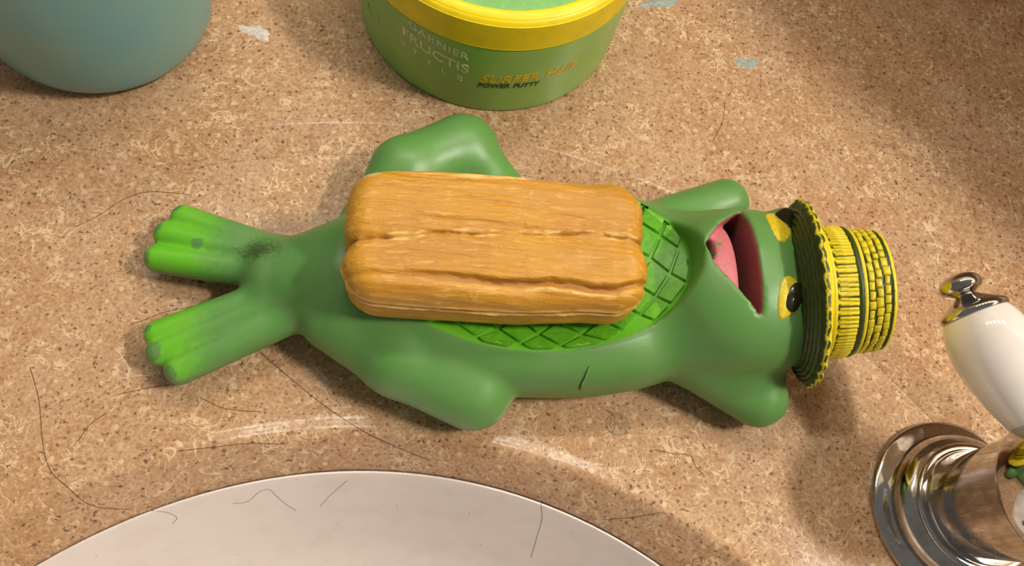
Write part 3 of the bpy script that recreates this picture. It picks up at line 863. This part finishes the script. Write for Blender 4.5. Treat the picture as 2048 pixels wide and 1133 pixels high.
def build_jar():
    L = tuple(JC)
    t = thing('hair_putty_jar', 'round green hair putty jar with a yellow screw lid', 'jar', L)
    prof = smooth_prof([(.01, 0.02), (JR-.6, .02), (JR-.28, .0)], 2) + smooth_prof([(JR-.28, 0), (JR-.13, .06), (JR-.10, .2), (JR-.05, 1.6), (JR, 3.2), (JR, 3.44)], 5) + [(JR-.02, 3.50), (JR-.12, 3.52), (JR-.5, 3.54)]
    V, F = lathe(prof, 160, JC); obj('jar_body', V, F, M_JAR, t, L)
    prof = smooth_prof([(JR-.4, 3.56), (JR-.02, 3.56), (JR+.02, 3.60), (JR+.02, 4.50), (JR, 4.60), (JR-.08, 4.70), (JR-.13, 4.73), (JR-.18, 4.77), (JR-.32, 4.82), (JR-.46, 4.82), (JR-.49, 4.77)], 4)
    V, F = lathe(prof, 160, JC); lid = obj('lid', V, F, M_LID, t, L)
    V, F = lathe([(JR-.44, 4.77), (JR-1.0, 4.79), (.01, 4.80)], 120, JC); obj('top_disc', V, F, M_DISC, lid, L)
    wrap_text('GARNIER', (819, 44), (938, 115), .31, M_EMB, t, L, 'brand_lettering', spacing=1.15, bold=.015)
    wrap_text('FRUCTIS', (806, 59), (938, 141), .45, M_EMB, t, L, 'name_lettering', bold=.02)
    for ch, p in zip('STYLE', ((806, 84), (830, 104), (858, 125), (888, 143), (919, 157))):
        wrap_text(ch, (p[0]-5, p[1]-2.5), (p[0]+5, p[1]+2.5), .26, M_EMB, t, L, 'style_letter', bold=.015)
    wrap_text('SURFER', (960, 158), (1079, 152), .40, M_YTXT, t, L, 'surfer_lettering', shear=.2, bold=.02)
    wrap_text('HAIR', (1091, 149), (1154, 127), .40, M_YTXT, t, L, 'hair_lettering', shear=.2, bold=.02)
    wrap_text('POWER', (955, 171), (1020, 173), .24, M_DTXT, t, L, 'power_lettering', shear=.2, bold=.02)
    wrap_text('PUTTY', (1027, 173), (1080, 167), .24, M_DTXT, t, L, 'putty_lettering', shear=.2, bold=.02)
    # raised round mark at the left flank
    a0, z0 = cyl_hit(746, 24); pts = []
    for k in range(25):
        q = .4 + 5.2*k/24; a = a0 + .085*math.cos(q); z = z0 + .32*math.sin(q); r = jar_r(z)
        pts.append((JC[0]+r*math.cos(a), JC[1]+r*math.sin(a), JC[2]+z))
    V, F = tube(pts, .035, 6); obj('embossed_swirl', V, F, M_JAR, t, L)
build_jar()

# ------------------------------------------------------------------ blue cup
def build_cup():
    c = np.array([-14.45, 9.3, Z_OUT]); L = tuple(c)
    m = Mat('teal_plastic', (104, 150, 148), .3, Subsurface_Weight=.2, Subsurface_Scale=.02); v = m.co()
    m.color(m.mix(m.step(m.noise(v, .5, 3).outputs[0], .35, .7), (118, 172, 178), (128, 174, 170)))
    t = thing('blue_cup', 'plain teal blue plastic tumbler standing behind the frog feet', 'cup', L)
    out = smooth_prof([(.01, .06), (2.6, .06), (3.0, 0), (3.45, .22), (3.72, .8), (3.95, 2.2), (4.2, 4.5), (4.5, 8.6)], 6)
    V, F = lathe(out, 120, c); obj('wall', V, F, m.m, t, L)
    inn = smooth_prof([(4.5, 8.6), (4.42, 8.72), (4.33, 8.6), (4.0, 4.5), (3.6, .9), (3.0, .35), (.01, .3)], 5)
    V, F = lathe(inn, 120, c); obj('lining', V, F, m.m, t, L)
build_cup()

# ------------------------------------------------------------------ faucet handle
M_PORC = plain('white_porcelain', (240, 232, 224), .08, var=.03, scale=.8)
def build_faucet():
    c = np.array([14.33, -7.14, 0.0]); L = tuple(c)
    t = thing('faucet_handle', 'chrome faucet handle with a white porcelain lever beside the straw hat', 'faucet', L)
    V, F = lathe(smooth_prof([(2.86, 0), (2.86, .12), (2.80, .22), (2.66, .27), (2.42, .32), (2.30, .36)], 4), 128, c); obj('flange', V, F, M_CHROME_SPOT, t, L)
    V, F = lathe(smooth_prof([(2.36, .34), (2.37, .48), (2.33, .66), (2.22, .88), (2.08, 1.02), (1.92, 1.08)], 6), 128, c); obj('dome', V, F, M_CHROME_SPOT, t, L)
    V, F = lathe(smooth_prof([(1.94, 1.04), (1.98, 1.12), (1.92, 1.20), (1.80, 1.22), (1.70, 1.19)], 5), 128, c); obj('bead_ring', V, F, M_CHROME, t, L)
    V, F = lathe(smooth_prof([(1.74, 1.15), (1.66, 1.28), (1.62, 1.6), (1.64, 2.2), (1.70, 2.9), (1.80, 3.8), (1.92, 4.5)], 6), 128, c); obj('hub', V, F, M_CHROME_SPOT, t, L)
    V, F = lathe(smooth_prof([(1.92, 4.48), (2.02, 4.56), (2.06, 4.75), (2.0, 5.4), (1.8, 5.8), (1.2, 6.15), (.01, 6.3)], 6), 128, c); obj('cap', V, F, M_CHROME, t, L)
    # lever
    zt = 4.75
    p0 = un(1948, 625, zt); p1 = np.array([c[0], c[1], 4.7]); ax = p0 - p1; ln = np.linalg.norm(ax); ax /= ln
    print('lever', ln, p0)
    s = ln
    prof = [(.01, 1.2), (.45, 1.2), (.50, 1.6), (.55, s-3.9), (.62, s-3.4), (.78, s-2.9), (.98, s-2.2), (1.10, s-1.5), (1.12, s-.95), (1.04, s-.45), (.90, s-.12), (.80, s-.02)]
    V, F = lathe(smooth_prof(prof, 5), 72, p1, ax); lv = obj('lever', V, F, M_PORC, t, L)
    prof = [(.80, s-.10), (.91, s-.08), (.93, s+.02), (.90, s+.10), (.80, s+.18), (.58, s+.32), (.36, s+.46), (.28, s+.52), (.30, s+.58)]
    V, F = lathe(smooth_prof(prof, 5), 72, p1, ax); obj('collar', V, F, M_CHROME, t, L)
    prof = [(.26, s+.52), (.38, s+.58), (.53, s+.68), (.58, s+.82), (.54, s+.98), (.40, s+1.10), (.2, s+1.17), (.001, s+1.19)]
    V, F = lathe(smooth_prof(prof, 6), 72, p1, ax); obj('finial', V, F, M_CHROME, t, L)
build_faucet()

# ------------------------------------------------------------------ smears, droplet, hairs
def blob(name, px, sizes, rot, mat, label, cat, hgt=.04, seed=0, n=40, rings=6):
    p = un(px[0], px[1], 0); g = float(ground(p[0], p[1])); p = un(px[0], px[1], g)
    r = np.random.RandomState(seed); ph = r.rand(6)*6.28; V = []; F = []
    def rad(t): return 1 + .22*math.sin(2*t+ph[0]) + .16*math.sin(3*t+ph[1]) + .12*math.sin(5*t+ph[2]) + .10*math.sin(9*t+ph[3]) + .06*math.sin(14*t+ph[4])
    for k in range(rings):
        s = (k+1)/rings
        for i in range(n):
            t = 2*math.pi*i/n; a = sizes[0]*s*rad(t)*math.cos(t); b = sizes[1]*s*rad(t)*math.sin(t)
            x = p[0]+a*math.cos(rot)-b*math.sin(rot); y = p[1]+a*math.sin(rot)+b*math.cos(rot)
            z = float(ground(x, y)) + hgt*(1-s**3)*(.7+.5*r.rand()) + (.002 if s < 1 else -.004)
            V.append((x, y, z))
    V.append((p[0], p[1], g+hgt))
    for k in range(rings-1):
        for i in range(n):
            j = (i+1) % n; F.append((k*n+i, (k+1)*n+i, (k+1)*n+j, k*n+j))
    for i in range(n): F.append((len(V)-1, i, (i+1) % n))
    return tag(obj(name, V, F, mat), label, cat)
M_PASTE = plain('dried_toothpaste', (228, 216, 204), .7, var=.12, scale=8, bump=.4)
M_BLUE = plain('dried_blue_gel', (168, 176, 166), .55, var=.14, scale=6, bump=.3)
blob('toothpaste_smear', (512, 64), (.5, .3), -.1, M_PASTE, 'dried white toothpaste dab between the blue cup and the jar', 'smear', .05, 1)
blob('gel_smear', (1494, 126), (.46, .30), .3, M_BLUE, 'faint grey blue dried smear in the open counter right of the jar', 'smear', .015, 2)
blob('gel_smear', (1318, 6), (.85, .22), .35, M_BLUE, 'pale grey blue streak at the top edge of the picture', 'smear', .05, 3)
blob('gel_smear', (1208, 62), (.28, .55), -.6, M_BLUE, 'light blue dried gel against the right side of the jar', 'smear', .03, 5)
def build_drop():
    p = un(1236, 850, 0); V, F = lathe(smooth_prof([(.36, 0), (.355, .06), (.30, .14), (.17, .20), (.001, .22)], 6), 40, (p[0], p[1], 0.0))
    m = Mat('clear_water', (255, 255, 255), .0, IOR=1.33); m.b.inputs['Transmission Weight'].default_value = 1.0; m.b.inputs['Alpha'].default_value = .55
    tag(obj('water_drop', V, F, m.m), 'clear water drop on the deck below the frog flank', 'water drop')
build_drop()
M_HAIR = Mat('dark_hair', (88, 60, 44), .5).m
M_HAIR2 = Mat('grey_hair', (140, 128, 122), .5).m
def bowl_z(x, y):
    r = np.hypot(x-C0[0], y-C0[1]); pr = np.array(SINK_PROF)[::-1]
    return float(np.interp(r, pr[:, 0], pr[:, 1]))
def surf_pt(px, py):
    z = 0.0
    for _ in range(25):
        p = un(px, py, z); r = math.hypot(p[0]-C0[0], p[1]-C0[1])
        d = (p[:2]-C0)/r; rr = ray_circ(d, C_RIM, R_RIM)
        if r < R_BOWL: zn = bowl_z(p[0], p[1])
        elif r < rr - .34: zn = Z_BOWL + (-.20-Z_BOWL)*((r-R_BOWL)/(rr-.34-R_BOWL))**.9
        elif r < rr + .03: zn = float(np.interp(r-rr, RIM_PROF[:, 0], RIM_PROF[:, 1]))
        else: zn = float(ground(p[0], p[1]))
        z = z + (zn - z)*.6
    return un(px, py, z)
def hair(pts, label, mat=None, r=.009, sub=6):
    P = np.array([(q[0], q[1]) for q in smooth_prof(pts, sub)]); W = [surf_pt(x, y) + np.array([0, 0, r*.8]) for x, y in P]
    V, F = tube(W, r, 5)
    tag(obj('hair', V, F, mat or M_HAIR), label, 'hair', 'loose hairs')
hair([(60, 735), (78, 800), (85, 880), (100, 940), (135, 975), (170, 1006)], 'long dark hair curving down the counter at the left edge')
hair([(170, 1006), (200, 1016), (262, 1020)], 'short dark hair lying at the bowl edge on the left')
hair([(520, 705), (590, 765), (660, 820), (740, 870), (860, 922)], 'long straight dark hair running from the frog leg to the sink edge')
hair([(212, 828), (180, 850), (156, 884)], 'short dark hair left of the lower frog foot')
hair([(354, 903), (420, 896), (490, 888), (560, 889)], 'dark hair along the sloping rim above the bowl')
hair([(235, 790), (290, 778), (340, 770)], 'thin brown hair just below the toes of the lower foot')
hair([(400, 795), (440, 815), (480, 822), (522, 824)], 'fine brown hair under the lower frog leg')
hair([(405, 610), (330, 625), (290, 640), (262, 650)], 'thin brown hair between the two frog feet')
hair([(466, 1008), (495, 1004), (520, 984), (538, 980), (552, 992), (570, 1008), (592, 1022)], 'curly grey hair stuck inside the white bowl', M_HAIR2, .010)
hair([(292, 1022), (325, 1024), (345, 1030), (354, 1038), (345, 1048)], 'small grey hooked hair inside the bowl near the left edge', M_HAIR2, .010)
hair([(1082, 1008), (1084, 1040), (1074, 1075), (1062, 1116)], 'faint grey hair hanging straight down inside the bowl', M_HAIR2, .010)
hair([(694, 962), (660, 992), (640, 1015)], 'faint short grey hair below the middle of the bowl edge', M_HAIR2, .008)
hair([(1310, 900), (1345, 908), (1380, 912), (1392, 935), (1410, 953)], 'thin brown hair below the lower frog arm')
hair([(1205, 1040), (1260, 1036), (1320, 1026)], 'dark hair on the slope above the right part of the bowl')
hair([(1450, 205), (1447, 235), (1438, 260), (1427, 280)], 'thin curved hair on the counter above the upper frog arm')
hair([(150, 455), (200, 430), (245, 400), (300, 384), (380, 390)], 'dark curved hair above the upper frog foot')
